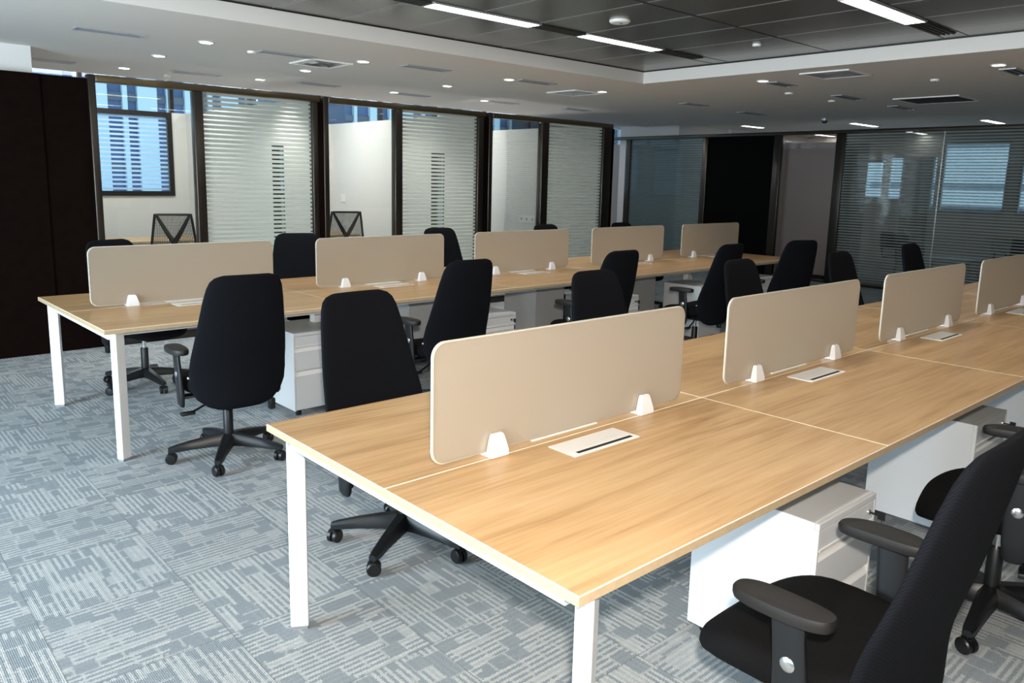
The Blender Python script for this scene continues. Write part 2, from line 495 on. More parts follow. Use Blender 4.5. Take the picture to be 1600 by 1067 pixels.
# panel joints of the sunken ceiling
bm = bmesh.new()
k = -14
while True:
    x = 3.56 + 0.53*k
    if x > XS-0.05: break
    if x > -4.2:
        for y0, y1 in ((-4.4, 1.26), (1.45, 2.33), (2.37, 3.31), (3.49, YS-0.02)): box(bm, x-0.0022, x+0.0022, y0, y1, ZD-0.0015, ZD)
    k += 1
obj('trim_2', bm, 'joint', kind='structure')
bm = bmesh.new()
for y in (2.35, 1.27, 1.44, 3.315, 3.485): box(bm, -4.2, XS-0.02, y-0.004, y+0.004, ZD-0.002, ZD)
obj('trim_3', bm, 'base', kind='structure')

# wall behind the camera, darkened to cut bounced light, and the window wall on the left (both out of view)
bx('wall_near', 'darkwood', None, -4.2, 19, -4.6, -4.5, 0, 2.9, kind='structure')
bm = bmesh.new()
box(bm, -4.3, -4.2, -4.5, YB, 0, 0.35); box(bm, -4.3, -4.2, -4.5, YB, 2.5, 2.9)
for y in (-4.5, -1.5, 1.5, 4.5): box(bm, -4.3, -4.2, y, y+0.25, 0.35, 2.5)
box(bm, -4.3, -4.2, 6.9, YB, 0.35, 2.5)
obj('wall_left', bm, 'wall', kind='structure')

# outer wall of the offices: spandrel, three black framed windows, clerestory glazing above
OX = [0.835, 3.08, 5.375, 7.765]        # office dividers
bm = bmesh.new()
SILL, HEAD = 1.26, 2.40
wx = []
xs = -1.0
for i in range(3):
    x1 = OX[i+1]-0.24; x0 = x1-1.25
    wx.append((x0, x1))
wx.append((8.3, 9.6))
wx.append((10.0, 11.4))
edges = [-4.2] + [v for a in wx for v in a] + [19]
box(bm, -4.2, 19, YB, YB+0.12, 0, SILL)
for a, b_ in zip(edges[0::2], edges[1::2]): box(bm, a, b_, YB, YB+0.12, SILL, HEAD)
obj('wall_back', bm, 'wall', kind='structure')
for i, (a, b_) in enumerate(wx):
    w = struct('window_%d' % (i+1))
    bm = bmesh.new()
    t = 0.065
    box(bm, a, b_, YB-0.02, YB+0.08, SILL, SILL+t); box(bm, a, b_, YB-0.02, YB+0.08, HEAD-t, HEAD)
    box(bm, a, a+t, YB-0.02, YB+0.08, SILL+t, HEAD-t); box(bm, b_-t, b_, YB-0.02, YB+0.08, SILL+t, HEAD-t)
    obj('window_frame', bm, 'blackframe', w)
    bx('window_pane', 'winfilm', w, a+t, b_-t, YB+0.025, YB+0.033, SILL+t, HEAD-t)
# clerestory
w = struct('window_6')
bm = bmesh.new()
box(bm, -4.2, 19, YB+0.02, YB+0.1, 2.90, 2.96)
x = -4.0
while x < 18:
    box(bm, x, x+0.05, YB+0.02, YB+0.1, HEAD, 2.90); x += 1.14
obj('window_frame', bm, 'blackframe', w)
bx('window_pane', 'wglass', w, -4.2, 19, YB+0.05, YB+0.058, HEAD, 2.90)

# white bulkhead column at left, dark wenge wall in front of it
bx('wall_left.001', 'wall', None, -4.2, 0.44, YG+0.07, YG+0.75, 0, ZS, kind='structure')
bm = bmesh.new()
box(bm, -4.2, 0.47, YG-0.02, YG+0.06, 0, 2.375)
box(bm, 0.47, 0.835, YG-0.0, YG+0.06, 0, 2.375)
obj('wall_left.002', bm, 'darkwood', kind='structure')

# side walls between the offices, each with a slot window
for i in range(1, 4):
    x = OX[i]
    ww = struct('wall_right.%03d' % (i+1))
    bm = bmesh.new()
    y0, y1 = YG+0.06, YB
    s0, s1, zz0, zz1 = 7.47, 7.76, 0.35, 1.92
    if i == 3: s0 = s1 = None
    if s0:
        box(bm, x-0.04, x+0.04, y0, s0, 0, HEAD); box(bm, x-0.04, x+0.04, s1, y1, 0, HEAD)
        box(bm, x-0.04, x+0.04, s0, s1, 0, zz0); box(bm, x-0.04, x+0.04, s0, s1, zz1, HEAD)
    else:
        box(bm, x-0.04, x+0.04, y0, y1, 0, HEAD)
    obj('wall_panel', bm, 'wall', ww)
    if s0:
        wnd = struct('window_%d' % (6+i))
        bm = bmesh.new()
        f = 0.02
        box(bm, x-0.045, x+0.045, s0, s0+f, zz0, zz1); box(bm, x-0.045, x+0.045, s1-f, s1, zz0, zz1)
        box(bm, x-0.045, x+0.045, s0+f, s1-f, zz1-f, zz1); box(bm, x-0.045, x+0.045, s0+f, s1-f, zz0, zz0+f)
        obj('window_frame', bm, 'blackframe', wnd)
        bx('window_pane', 'wglass', wnd, x-0.006, x+0.006, s0+f, s1-f, zz0+f, zz1-f)

# office fronts: dark metal frame with header coloured for downlight glow, fixed clear light, sliding striped door
UN = [(0.835, 1.735, 1.825, 2.965, 3.06), (3.095, 4.0, 4.1, 5.225, 5.345), (5.40, 6.33, 6.46, 7.56, 7.765)]
for i, (a, m0, m1, d1, e) in enumerate(UN):
    p = 0.062
    fx_ = struct('window_%d' % (9+i))
    bm = bmesh.new()
    box(bm, a, a+p, YG-0.03, YG+0.06, 0, HG, 0.009, 3)
    box(bm, m0, m1, YG-0.03, YG+0.06, 0, HG-p, 0.009, 3)
    box(bm, a+p, m0, YG-0.03, YG+0.06, 0, 0.08, 0.004)
    obj('window_frame', bm, 'darksteel', fx_, smooth=True)
    bm = bmesh.new(); box(bm, a+p, e, YG-0.03, YG+0.06, HG-p, HG, 0.009, 3)
    obj('header', bm, 'bronze', fx_, smooth=True)
    bx('window_pane', 'glass', fx_, a+p, m0, YG+0.01, YG+0.02, 0.08, HG-p)
    dr = struct('door_%d' % (i+1))
    bx('door_pane', 'film', dr, m1, d1, YG+0.012, YG+0.022, 0.02, HG-p-0.004)
    bm = bmesh.new()
    box(bm, d1, e-0.03, YG-0.03, YG+0.06, 0, HG-p, 0.009, 3)
    obj('door_frame', bm, 'darksteel', dr, smooth=True)
    bx('door_post', 'darkwood', dr, e-0.03, e+0.03, YG-0.02, YG+0.055, 0, HG-p-0.002)

# right hand glass wall
def ry(a, b_, z0, z1, bm, d=0.05, bev=0.009): box(bm, XR-0.03, XR+d, a, b_, z0, z1, bev, 3)
HP = 0.06
fr = struct('window_12')
bm = bmesh.new()
ry(-4.4, YB-0.01, HR-HP, HR, bm)
for a, b_ in ((9.44, 9.56), (7.60, 7.72), (6.12, 6.26), (5.01, 5.16)): ry(a, b_, 0, HR-HP, bm)
ry(5.16, 6.12, 0, 0.05, bm); ry(-4.4, 5.01, 0, 0.05, bm); ry(7.72, 9.44, 0, 0.05, bm)
obj('window_frame', bm, 'darksteel', fr, smooth=True)
bx('window_pane', 'bluefilm', fr, XR+0.005, XR+0.015, 7.72, 9.44, 0.05, HR-HP)
fr2 = struct('window_13')
bx('window_pane', 'greyglass', fr2, XR+0.005, XR+0.015, 5.16, 6.12, 0.05, HR-HP)
fr3 = struct('window_14')
bx('window_pane', 'roomfilm', fr3, XR+0.005, XR+0.015, 3.54, 5.01, 0.05, HR-HP)
bx('window_pane', 'roomfilm', fr3, XR+0.005, XR+0.015, -4.4, 3.525, 0.05, HR-HP)
bx('window_joint', 'chrome', fr3, XR+0.003, XR+0.017, 3.526, 3.539, 0.05, HR-HP)
bx('wall_right', 'black', None, XR-0.01, XR+0.03, 6.26, 7.60, 0, HR-HP, kind='structure')
# white column behind the blue glass, white walls behind the clear glass
bx('wall_right.001', 'wall', None, 11.72, 13.4, 8.38, 9.85, 0, ZD, kind='structure')
bm = bmesh.new()
box(bm, 12.0, 12.6, 5.06, 6.35, 0, 2.33); box(bm, 11.66, 12.0, 6.25, 6.35, 0, 2.33)
obj('wall_right.005', bm, 'wall', kind='structure')
bx('baseboard_right', 'base', None, 11.985, 12.0, 5.03, 6.25, 0, 0.07, kind='structure')
bx('wall_right.006', 'wall', None, 13.4, 18.9, 8.3, 8.4, 0, ZD+0.15, kind='structure')

# far room behind the striped glass: outer wall with tall windows
XF = 16.6
bm = bmesh.new()
FWN = [(6.93, 6.456, 1.33, 2.19), (6.38, 6.06, 1.33, 2.27), (5.48, 5.40, 1.13, 2.25), (5.315, 4.07, 1.11, 2.56), (3.89, 2.65, 1.11, 2.56)]
ed = [8.3]+[v for a in FWN for v in a[:2]]+[-4.5]
for a, b_ in zip(ed[0::2], ed[1::2]): box(bm, XF, XF+0.15, b_, a, 0, ZD)
for a, b_, z0, z1 in FWN: box(bm, XF, XF+0.15, b_, a, 0, z0); box(bm, XF, XF+0.15, b_, a, z1, ZD)
obj('wall_right.007', bm, 'wall', kind='structure')
bx('wall_right.008', 'foot', None, XF-0.05, XF-0.001, 5.49, 6.03, 0, 2.25, kind='structure')
for i, (a, b_, z0, z1) in enumerate(FWN):
    w = struct('window_%d' % (15+i))
    bm = bmesh.new()
    f = min(0.05, (a-b_)*0.12)
    for q in ((b_, b_+f), (a-f, a)): box(bm, XF+0.02, XF+0.1, q[0], q[1], z0, z1)
    box(bm, XF+0.02, XF+0.1, b_+f, a-f, z0, z0+f); box(bm, XF+0.02, XF+0.1, b_+f, a-f, z1-f, z1)
    obj('window_frame', bm, 'diffuser', w)
    bx('window_pane', 'wglass', w, XF+0.05, XF+0.058, b_+f, a-f, z0+f, z1-f)

# ------------------------------------------------------------------ ceiling fittings
def ceil_light(name, label, x0, x1, y0, y1, z, m='tube'):
    t = thing(name, label, 'ceiling light', ((x0+x1)/2, (y0+y1)/2, z), 0, 'fluorescent ceiling lights')
    hx, hy = (x1-x0)/2, (y1-y0)/2
    bm = bmesh.new()
    f = 0.012
    box(bm, -hx-f, hx+f, -hy-f, -hy, -0.012, -0.001); box(bm, -hx-f, hx+f, hy, hy+f, -0.012, -0.001)
    box(bm, -hx-f, -hx, -hy, hy, -0.012, -0.001); box(bm, hx, hx+f, -hy, hy, -0.012, -0.001)
    obj('light_frame', bm, 'diffuser', t)
    bx('diffuser', m, t, -hx, hx, -hy, hy, -0.009, -0.001)
    return t
ceil_light('linear_ceiling_light', 'long bright strip light in the sunken dark ceiling, the one at top centre-left', 2.10, 3.05, 3.335, 3.465, ZD)
ceil_light('linear_ceiling_light', 'short bright strip light nearest the inner corner of the sunken dark ceiling', 3.57, 4.50, 3.325, 3.45, ZD)
ceil_light('linear_ceiling_light', 'bright strip light cut by the top edge of the photo above the right side', 3.75, 4.72, 1.29, 1.42, ZD)
for lx_, ly_, lab_ in ((2.28, 1.29, 'left of the strip light at the top right'), (0.81, 1.29, 'over the end of the near desk'), (0.63, 3.335, 'over the gap between the two desks'),
                       (0.81, -0.76, 'over the foreground chair'), (2.28, -0.76, 'over the second near chair'), (3.75, -0.76, 'over the near side aisle')):  # unseen strips continuing the ceiling rows, added to brighten the desks
    ceil_light('linear_ceiling_light', 'added unseen strip light of the sunken ceiling, ' + lab_, lx_, lx_+0.95, ly_, ly_+0.13, ZD)
ceil_light('linear_ceiling_light', 'thin far strip light above the black panel of the right glass wall', 12.6, 13.29, 7.47, 7.59, ZD, 'fartube')
ceil_light('linear_ceiling_light', 'thin far strip light above the left post of the large striped glass', 13.01, 13.97, 5.53, 5.65, ZD, 'fartube')
ceil_light('linear_ceiling_light', 'thin far strip light above the glass wall near the right edge', 13.39, 14.26, 3.54, 3.66, ZD, 'fartube')
ceil_light('linear_ceiling_light', 'left of the two strip lights seen through the clear glass pane above its white wall', 14.73, 15.27, 7.59, 7.71, ZD, 'fartube')
ceil_light('linear_ceiling_light', 'right of the two strip lights seen through the clear glass pane above its white wall', 15.7, 16.5, 7.56, 7.68, ZD, 'fartube')
ceil_light('linear_ceiling_light', 'left of the two strip lights seen under the top rail of the large striped glass', 15.3, 15.75, 5.60, 5.72, ZD, 'fartube')
ceil_light('linear_ceiling_light', 'right of the two strip lights seen under the top rail of the large striped glass', 16.0, 16.55, 5.62, 5.74, ZD, 'fartube')

def grille_slot(label, x0, x1, y0, y1, z):
    t = thing('air_grille', label, 'air vent', ((x0+x1)/2, (y0+y1)/2, z), 0, 'dark air slots between the strip lights')
    hx, hy = (x1-x0)/2, (y1-y0)/2
    bx('backing', 'slot', t, -hx, hx, -hy, hy, -0.004, -0.001)
    n = 4
    for k in range(n):
        y = -hy + (k+0.5)*2*hy/n
        bx('slat', 'grille', t, -hx, hx, y-0.006, y+0.006, -0.012, -0.004)
grille_slot('dark slotted air grille between the two left strip lights', 3.07, 3.55, 3.33, 3.46, ZD)
grille_slot('dark slotted air grille left of the longest strip light', 1.45, 2.08, 3.34, 3.47, ZD)
grille_slot('dark slotted air grille between the second strip light and the ceiling corner', 4.52, 5.1, 3.32, 3.45, ZD)
grille_slot('dark slotted air grille beside the strip light at the top right', 4.74, 5.3, 1.29, 1.42, ZD)

# downlights
DL = [(1.38, 5.36, 'first of its row from the left, nearest the sunken ceiling edge'),
      (1.37, 6.42, 'above the first glass office front, in front of its frame'),
      (1.41, 7.56, 'inside the first office, seen over the dark wall'),
      (2.75, 5.28, 'beside the left square air cassette'),
      (2.72, 7.33, 'inside the first office, seen over the striped door'),
      (2.70, 6.26, 'in front of the first striped door, behind the square air cassette'),
      (4.36, 6.15, 'between the second office front and the ceiling edge, mid row'),
      (4.36, 7.20, 'inside the second office, seen over its frame'),
      (4.41, 5.18, 'left of a slot diffuser, third in the row along the sunken ceiling'),
      (5.67, 7.06, 'inside the third office, seen over its clear pane'),
      (5.81, 5.15, 'right beside the far square air cassette'),
      (6.04, 3.27, 'right of the inner corner of the sunken ceiling'),
      (6.28, 1.29, 'at the far right of the soffit near the photo edge')]
bm = bmesh.new()
lathe(bm, (0, 0, 0), (0, 0, -1), [(0.062, 0.0005), (0.062, 0.006), (0.05, 0.008), (0.046, 0.004)], 24)
ring_me = obj('trim_ring', bm, 'boxwhite', smooth=True)
bm = bmesh.new()
cyl(bm, (0, 0, -0.0065), (0, 0, 1), 0.046, 0.046, 0.004, 24)
lens_me = obj('lens', bm, 'lamp')
dl0 = None
for i, (x, y, lab) in enumerate(DL):
    if dl0 is None:
        dl0 = thing('recessed_downlight', '', 'downlight', (x, y, ZS), 0, 'recessed downlights in the white ceiling')
        ring_me.parent = dl0; lens_me.parent = dl0
        o = dl0
    else:
        o = copy_tree(dl0)
    o.location = (x, y, ZS)
    o['label'] = 'small round downlight ' + lab
    s = bpy.data.lights.new('downlight_lamp', 'SPOT')
    inside = y > 7
    s.energy = 40 if inside else (8 if x > 5.7 else 20); s.color = (1.0, 0.95, 0.88); s.spot_size = math.radians(120 if inside else 100); s.spot_blend = 0.8; s.shadow_soft_size = 0.04
    so = bpy.data.objects.new('downlight_lamp', s); COL.objects.link(so); so.location = (0, 0, -0.02); so.parent = o

# slot diffusers
def slot_diff(x, y, lx, label):
    t = thing('slot_diffuser', label, 'air vent', (x, y, ZS), 0, 'slot air diffusers in the white ceiling')
    hx, hy = lx/2, 0.065
    bm = bmesh.new(); f = 0.018
    box(bm, -hx, hx, -hy, -hy+f, -0.010, -0.0008); box(bm, -hx, hx, hy-f, hy, -0.010, -0.0008)
    box(bm, -hx, -hx+f, -hy+f, hy-f, -0.010, -0.0008); box(bm, hx-f, hx, -hy+f, hy-f, -0.010, -0.0008)
    obj('vent_frame', bm, 'diffuser', t)
    bx('backing', 'grille', t, -hx+f, hx-f, -hy+f, hy-f, -0.004, -0.0008)
    bx('vane', 'diffuser', t, -hx+f, hx-f, -0.008, 0.008, -0.009, -0.004)
for x, y, lx, lab in [(0.71, 5.47, 0.48, 'grey slot diffuser near the top left, above the white column edge'),
                      (0.72, 7.6, 0.5, 'grey slot diffuser just right of the white column, over the dark wall'),
                      (2.07, 7.42, 0.5, 'grey slot diffuser over the middle post of the first office front'),
                      (2.09, 5.42, 0.5, 'grey slot diffuser just left of the left square cassette'),
                      (3.37, 7.24, 0.5, 'grey slot diffuser over the second office front'),
                      (3.36, 5.17, 0.5, 'grey slot diffuser between the left cassette and the third front-row downlight'),
                      (4.73, 5.12, 0.5, 'grey slot diffuser just left of the far square cassette'),
                      (4.66, 7.27, 0.5, 'grey slot diffuser deep in the second office'),
                      (5.98, 7.06, 0.5, 'grey slot diffuser over the third office front'),
                      (7.29, 6.95, 0.5, 'grey slot diffuser over the right end of the third office front'),
                      (6.38, 3.26, 0.42, 'grey slot diffuser just right of the downlight by the ceiling corner'),
                      (7.92, 3.29, 0.6, 'grey slot diffuser behind the square return grille'),
                      (9.43, 3.30, 0.6, 'farthest grey slot diffuser before the glass wall'),
                      (6.78, 1.30, 0.5, 'grey slot diffuser beside the rightmost downlight'),
                      (7.62, 5.17, 0.5, 'faint slot diffuser in the dark stretch right of the far cassette'),
                      (9.16, 5.26, 0.6, 'faint slot diffuser in front of the white column at right')]:
    slot_diff(x, y, lx, lab)

def cassette(x, y, s, label, vane, rz=0):
    t = thing('square_air_cassette', label, 'air vent', (x, y, ZS), rz, 'square ceiling air units')
    h = s/2; f = 0.03
    bm = bmesh.new()
    box(bm, -h, h, -h, -h+f, -0.012, -0.0008); box(bm, -h, h, h-f, h, -0.012, -0.0008)
    box(bm, -h, -h+f, -h+f, h-f, -0.012, -0.0008); box(bm, h-f, h, -h+f, h-f, -0.012, -0.0008)
    obj('vent_frame', bm, 'boxwhite', t)
    bm = bmesh.new()
    q = h-f
    loops = []
    for k, (r, z) in enumerate(((1.0, -0.010), (0.8, -0.003), (0.66, -0.010), (0.46, -0.003), (0.32, -0.010), (0.1, -0.004))):
        loops.append([(q*r*sx, q*r*sy, z) for sx, sy in ((-1, -1), (1, -1), (1, 1), (-1, 1))])
    loft(bm, loops, cap=False)
    loft(bm, [[(q*sx, q*sy, -0.0008) for sx, sy in ((-1, -1), (1, -1), (1, 1), (-1, 1))], [(q*sx, q*sy, -0.002) for sx, sy in ((-1, -1), (1, -1), (1, 1), (-1, 1))]])
    obj('vanes', bm, vane, t)
cassette(2.55, 5.68, 0.42, 'bright silver square air cassette in front of the first striped door', 'cassette')
cassette(5.70, 5.48, 0.46, 'bright silver square air cassette beyond the second office front', 'cassette')
cassette(6.0, 2.52, 0.46, 'grey square return grille right of the ceiling corner', 'diffuser')
cassette(8.68, 2.62, 0.7, 'dark square return grille near the far glass wall', 'grille')

def disc(name, label, cat, x, y, z, r, m='boxwhite', h=0.018):
    bm = bmesh.new()
    lathe(bm, (0, 0, -0.0005), (0, 0, -1), [(r, 0), (r, h*0.5), (r*0.85, h), (r*0.3, h)], 24)
    lathe(bm, (r*0.2, 0, -h-0.0005), (0, 0, -1), [(r*0.14, -0.002), (r*0.12, 0.003)], 10, mi=1)
    o = obj(name, bm, [m, 'grille'], smooth=True)
    o.location = (x, y, z)
    return tag(o, label, cat)
disc('smoke_detector', 'round white smoke detector on the sunken dark ceiling right of the strip lights', 'smoke detector', 3.35, 2.83, ZD, 0.075)
disc('ceiling_sensor', 'tiny pale sensor on the sunken ceiling near its right edge', 'sensor', 4.815, 2.62, ZD, 0.035)
disc('ceiling_sensor', 'tiny grey disc on the soffit left of the left slot diffuser by the cassette', 'sensor', 1.82, 5.52, ZS, 0.035)
disc('ceiling_sensor', 'tiny grey disc on the ceiling above the first office window', 'sensor', 1.90, 7.8, ZS, 0.035)
disc('ceiling_sensor', 'tiny white disc behind the downlight right of the ceiling corner', 'sensor', 7.13, 3.59, ZS, 0.045)
disc('ceiling_sensor', 'tiny white disc behind the slot diffuser on the dark right soffit', 'sensor', 8.15, 3.6, ZS, 0.045)
disc('ceiling_sensor', 'tiny white disc below the square return grille', 'sensor', 6.9, 2.0, ZS, 0.04)
bm = bmesh.new()
lathe(bm, (0, 0, 0), (0, 0, -1), [(0.05, 0.0005), (0.05, 0.03), (0.045, 0.035)], 20)
o_dome = obj('dome_camera', bm, 'diffuser', smooth=True)
bm = bmesh.new()
lathe(bm, (0, 0, -0.03), (0, 0, -1), [(0.045, 0), (0.042, 0.02), (0.03, 0.038), (0.01, 0.045)], 20)
obj('dome_lens', bm, 'grille', o_dome, smooth=True)
o_dome.location = (10.5, 4.85, ZS)
tag(o_dome, 'small dark dome camera on the ceiling above the far clear glass pane', 'camera')

# ------------------------------------------------------------------ bench desks
TB = 0.75; TH = 0.025
def board_bm(x0, x1, y0, y1):
    bm = bmesh.new()
    g = 0.0006; e = 0.0022
    x0 += g; x1 -= g; y0 += g; y1 -= g
    z1, z0 = TB, TB-TH
    def ring(i, z): return [(x0+i, y0+i, z), (x1-i, y0+i, z), (x1-i, y1-i, z), (x0+i, y1-i, z)]
    R = [[bm.verts.new(p) for p in ring(*a)] for a in ((0.001, z0), (0, z0+0.001), (0, z1-0.0022), (0.0012, z1-0.0004), (e, z1))]
    mis = (1, 1, 2, 2)
    for k in range(4):
        for i in range(4):
            f = bm.faces.new((R[k][i], R[k][(i+1) % 4], R[k+1][(i+1) % 4], R[k+1][i])); f.material_index = mis[k]
    f = bm.faces.new(R[4]); f.material_index = 0
    f = bm.faces.new(list(reversed(R[0]))); f.material_index = 1
    return bm

def cable_box(parent, x0, x1, y0, y1, slot_low):
    bm = bmesh.new(); box(bm, x0, x1, y0, y1, TB-0.004, TB+0.0025, 0.0008, 1)
    o = obj('cable_box', bm, 'boxwhite', parent)
    sy = (y0+0.012, y0+0.026) if slot_low else (y1-0.026, y1-0.012)
    bx('brush_slot', 'slot', o, x0+0.03, x1-0.02, sy[0], sy[1], TB+0.001, TB+0.0032)

def bench(label, loc, rz, L, pitch):
    t = thing('bench_desk', label, 'desk', loc, rz, 'long bench desks')
    for k in range(5):
        for (ya, yb) in ((0, W/2), (W/2, W)):
            o = obj('tabletop', board_bm(k*L, (k+1)*L, ya, yb), ['oak', 'oak_edge', 'cream'], t)
        ox = k*pitch
        cable_box(t, 0.595+ox, 0.910+ox, 0.572, 0.690, True)
        cable_box(t, 0.595+ox, 0.910+ox, 0.760, 0.878, False)
    zr = TB-TH-0.0005
    for xx in (0.035, 5*L-0.095):
        for yy in (0.012, W-0.1):
            far_x = xx > 1; far_y = yy > 0.5
            th_ = math.radians(-30 if far_y != far_x else 30)
            mid = (xx+(0.022 if far_x else 0.038), yy+(0.031 if far_y else 0.029), 0)
            bm = bmesh.new(); box(bm, -0.031, 0.031, -0.021, 0.021, 0.012, zr-0.002, 0.004)
            lg = obj('leg', bm, 'white', t); lg.location = mid; lg.rotation_euler = (0, 0, th_)
            bm = bmesh.new(); box(bm, -0.027, 0.027, -0.017, 0.017, 0, 0.012)
            obj('foot', bm, 'foot', lg)
        bx('end_rail', 'white', t, xx+0.002, xx+0.05, 0.074, W-0.102, zr-0.042, zr, 0.002)
        bx('end_rail', 'white', t, xx+0.002, xx+0.05, 0.013, 0.0735, zr-0.0015, zr)
    for yy in (0.16, W-0.22):
        bx('long_rail', 'white', t, 0.09, 5*L-0.1, yy, yy+0.05, zr-0.042, zr, 0.002)
    for k in range(1, 5):
        for yy in (0.44, W-0.50):
            bx('leg', 'white', t, k*L-0.03, k*L+0.03, yy, yy+0.06, 0, zr-0.044, 0.003)
        bx('cross_rail', 'white', t, k*L-0.03, k*L+0.03, 0.22, W-0.23, zr-0.042, zr, 0.002)
    return t
bench('near long oak bench desk with white legs, filling the lower right foreground', (0, 0, 0), 0, L, 1.4985)
BX, BY, BR = 0.02734, 3.4701, 0.014774
bench('far long oak bench desk with white legs, in front of the glass offices', (BX, BY, 0), BR, 1.51, 1.54)
def tA(x, y): return (x, y)
def tB(x, y): return (BX + x*math.cos(BR) - y*math.sin(BR), BY + x*math.sin(BR) + y*math.cos(BR))

# ------------------------------------------------------------------ desk dividers
def round_rect(w, h, r, n=7):
    P = []
    for cx, cz, a0 in ((w/2-r, h-r, 0), (-w/2+r, h-r, 90), (-w/2+r, r, 180), (w/2-r, r, 270)):
        for i in range(n+1):
            a = math.radians(a0 + 90*i/n)
            P.append((cx + r*math.cos(a), cz + r*math.sin(a)))
    return P

def make_divider():
    t = thing('desk_divider', '', 'desk divider')
    wdt, hgt, r, th = 1.20, 0.368, 0.045, 0.010
    z0 = TB+0.014
    bm = bmesh.new()
    out = round_rect(wdt, hgt, r); inn = [(x*(1-0.004/wdt*2), (z-hgt/2)*(1-0.008/hgt)+hgt/2) for x, z in out]
    loops = [[(x, -th/2, z0+z) for x, z in inn], [(x, -th/2+0.002, z0+z) for x, z in out], [(x, th/2-0.002, z0+z) for x, z in out], [(x, th/2, z0+z) for x, z in inn]]
    loft(bm, loops, cap=False, mi=1)
    bm.verts.ensure_lookup_table()
    n = len(out)
    f = bm.faces.new(bm.verts[0:n]); f.material_index = 0
    f = bm.faces.new(bm.verts[3*n:4*n]); f.material_index = 0
    obj('panel', bm, ['frost', 'frostrim'], t)
    for sx in (-0.36, 0.36):
        bm = bmesh.new()
        def ring(w0, w1, z, ya, yb): return [(sx-w0, ya, z), (sx+w0, ya, z), (sx+w1, yb, z), (sx-w1, yb, z)]
        # front and rear jaw with a slot between, joined by a foot
        for sgn in (-1, 1):
            ya, yb = (-0.034, -0.0055) if sgn < 0 else (0.0055, 0.034)
            L_ = [ring(0.036, 0.036, TB+0.001, ya, yb), ring(0.036, 0.036, TB+0.016, ya, yb),
                  ring(0.026, 0.026, TB+0.060, ya*0.72 if sgn < 0 else ya, yb if sgn < 0 else yb*0.72),
                  ring(0.021, 0.021, TB+0.072, ya*0.62 if sgn < 0 else ya, yb if sgn < 0 else yb*0.62)]
            loft(bm, L_)
        box(bm, sx-0.036, sx+0.036, -0.0055, 0.0055, TB+0.001, TB+0.0135)
        bmesh.ops.bevel(bm, geom=[e for e in bm.edges], offset=0.0025, segments=2, affect='EDGES')
        obj('clamp', bm, 'clamp', t, smooth=True)
    return t
div0 = make_divider()
DV = []
for k, lab in enumerate(['frosted desk divider nearest the camera on the near desk',
                         'second frosted divider along the near desk, right of the nearest one',
                         'third frosted divider along the near desk, with a black chair top behind it',
                         'frosted divider on the near desk cut by the right photo edge']):
    DV.append((tA(0.775+k*1.4985, W/2+0.021), 0, lab))
for k, lab in enumerate(['leftmost frosted divider on the far desk, next to the dark wall',
                         'second frosted divider on the far desk, left edge beside a black chair back',
                         'middle frosted divider on the far desk, in front of the third office front',
                         'fourth frosted divider on the far desk, second from its far end',
                         'small-looking frosted divider at the far end of the far desk, before the black panel']):
    DV.append((tB(0.735+k*1.54, W/2+0.021), BR, lab))
for i, (pos, rz, lab) in enumerate(DV):
    o = div0 if i == 0 else copy_tree(div0)
    o.location = (pos[0], pos[1], 0); o.rotation_euler = (0, 0, rz)
    o['label'] = lab; o['group'] = 'frosted dividers clamped along the bench desks'

# ------------------------------------------------------------------ pedestals
def make_pedestal():
    t = thing('drawer_pedestal', '', 'drawer pedestal')
    w, d = 0.40, 0.45
    bm = bmesh.new()
    box(bm, -w/2, w/2, 0.016, d, 0.045, 0.57, 0.003)
    box(bm, -w/2, w/2, 0.0, 0.0158, 0.548, 0.57, 0.002)
    box(bm, -w/2, -w/2+0.008, 0.0, 0.0158, 0.045, 0.548); box(bm, w/2-0.008, w/2, 0.0, 0.0158, 0.045, 0.548)
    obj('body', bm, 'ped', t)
    for (z0, z1, lip) in ((0.480, 0.5455, False), (0.318, 0.470, True), (0.052, 0.308, True)):
        bm = bmesh.new()
        zt = z1-0.028 if lip else z1
        box(bm, -w/2+0.010, w/2-0.010, 0.001, 0.0155, z0, zt, 0.0015)
        dr = obj('drawer', bm, 'ped', t)
        bm = bmesh.new()
        if lip:
            x0, x1 = -w/2+0.010, w/2-0.010
            loft(bm, [[(x, 0.001, zt+0.0005), (x, 0.0152, zt+0.0005), (x, 0.0152, z1), (x, 0.012, z1)] for x in (x0, x1)])
        else:
            box(bm, -w/2+0.010, w/2-0.010, -0.002, 0.001, z0-0.004, z0+0.003)
        obj('pull_lip', bm, 'pedlip', dr)
    bm = bmesh.new(); cyl(bm, (w/2-0.05, 0.001, 0.515), (0, -1, 0), 0.010, 0.009, 0.006, 14)
    lk = obj('lock', bm, 'chrome', t, smooth=True)
    bm = bmesh.new()
    box(bm, w/2-0.0515, w/2-0.0485, -0.032, -0.005, 0.512, 0.518)
    box(bm, w/2-0.0525, w/2-0.0475, -0.055, -0.030, 0.500, 0.530, 0.002)
    box(bm, w/2-0.0520, w/2-0.0480, -0.050, -0.036, 0.446, 0.478, 0.002)
    tube(bm, [(w/2-0.05, -0.043, 0.502), (w/2-0.05, -0.046, 0.49), (w/2-0.05, -0.043, 0.476)], 0.0012, 6)
    obj('key', bm, 'plastic', lk)
    for sx in (-1, 1):
        for yy in (0.05, d-0.05):
            bm = bmesh.new(); cyl(bm, (sx*(w/2-0.05)-0.012, yy, 0.0225), (1, 0, 0), 0.022, 0.022, 0.024, 14)
            box(bm, sx*(w/2-0.05)-0.01, sx*(w/2-0.05)+0.01, yy-0.012, yy+0.012, 0.038, 0.0455)
            obj('caster', bm, 'rubber', t)
    return t
ped0 = make_pedestal()
G_N = 'pedestals under the near desk'
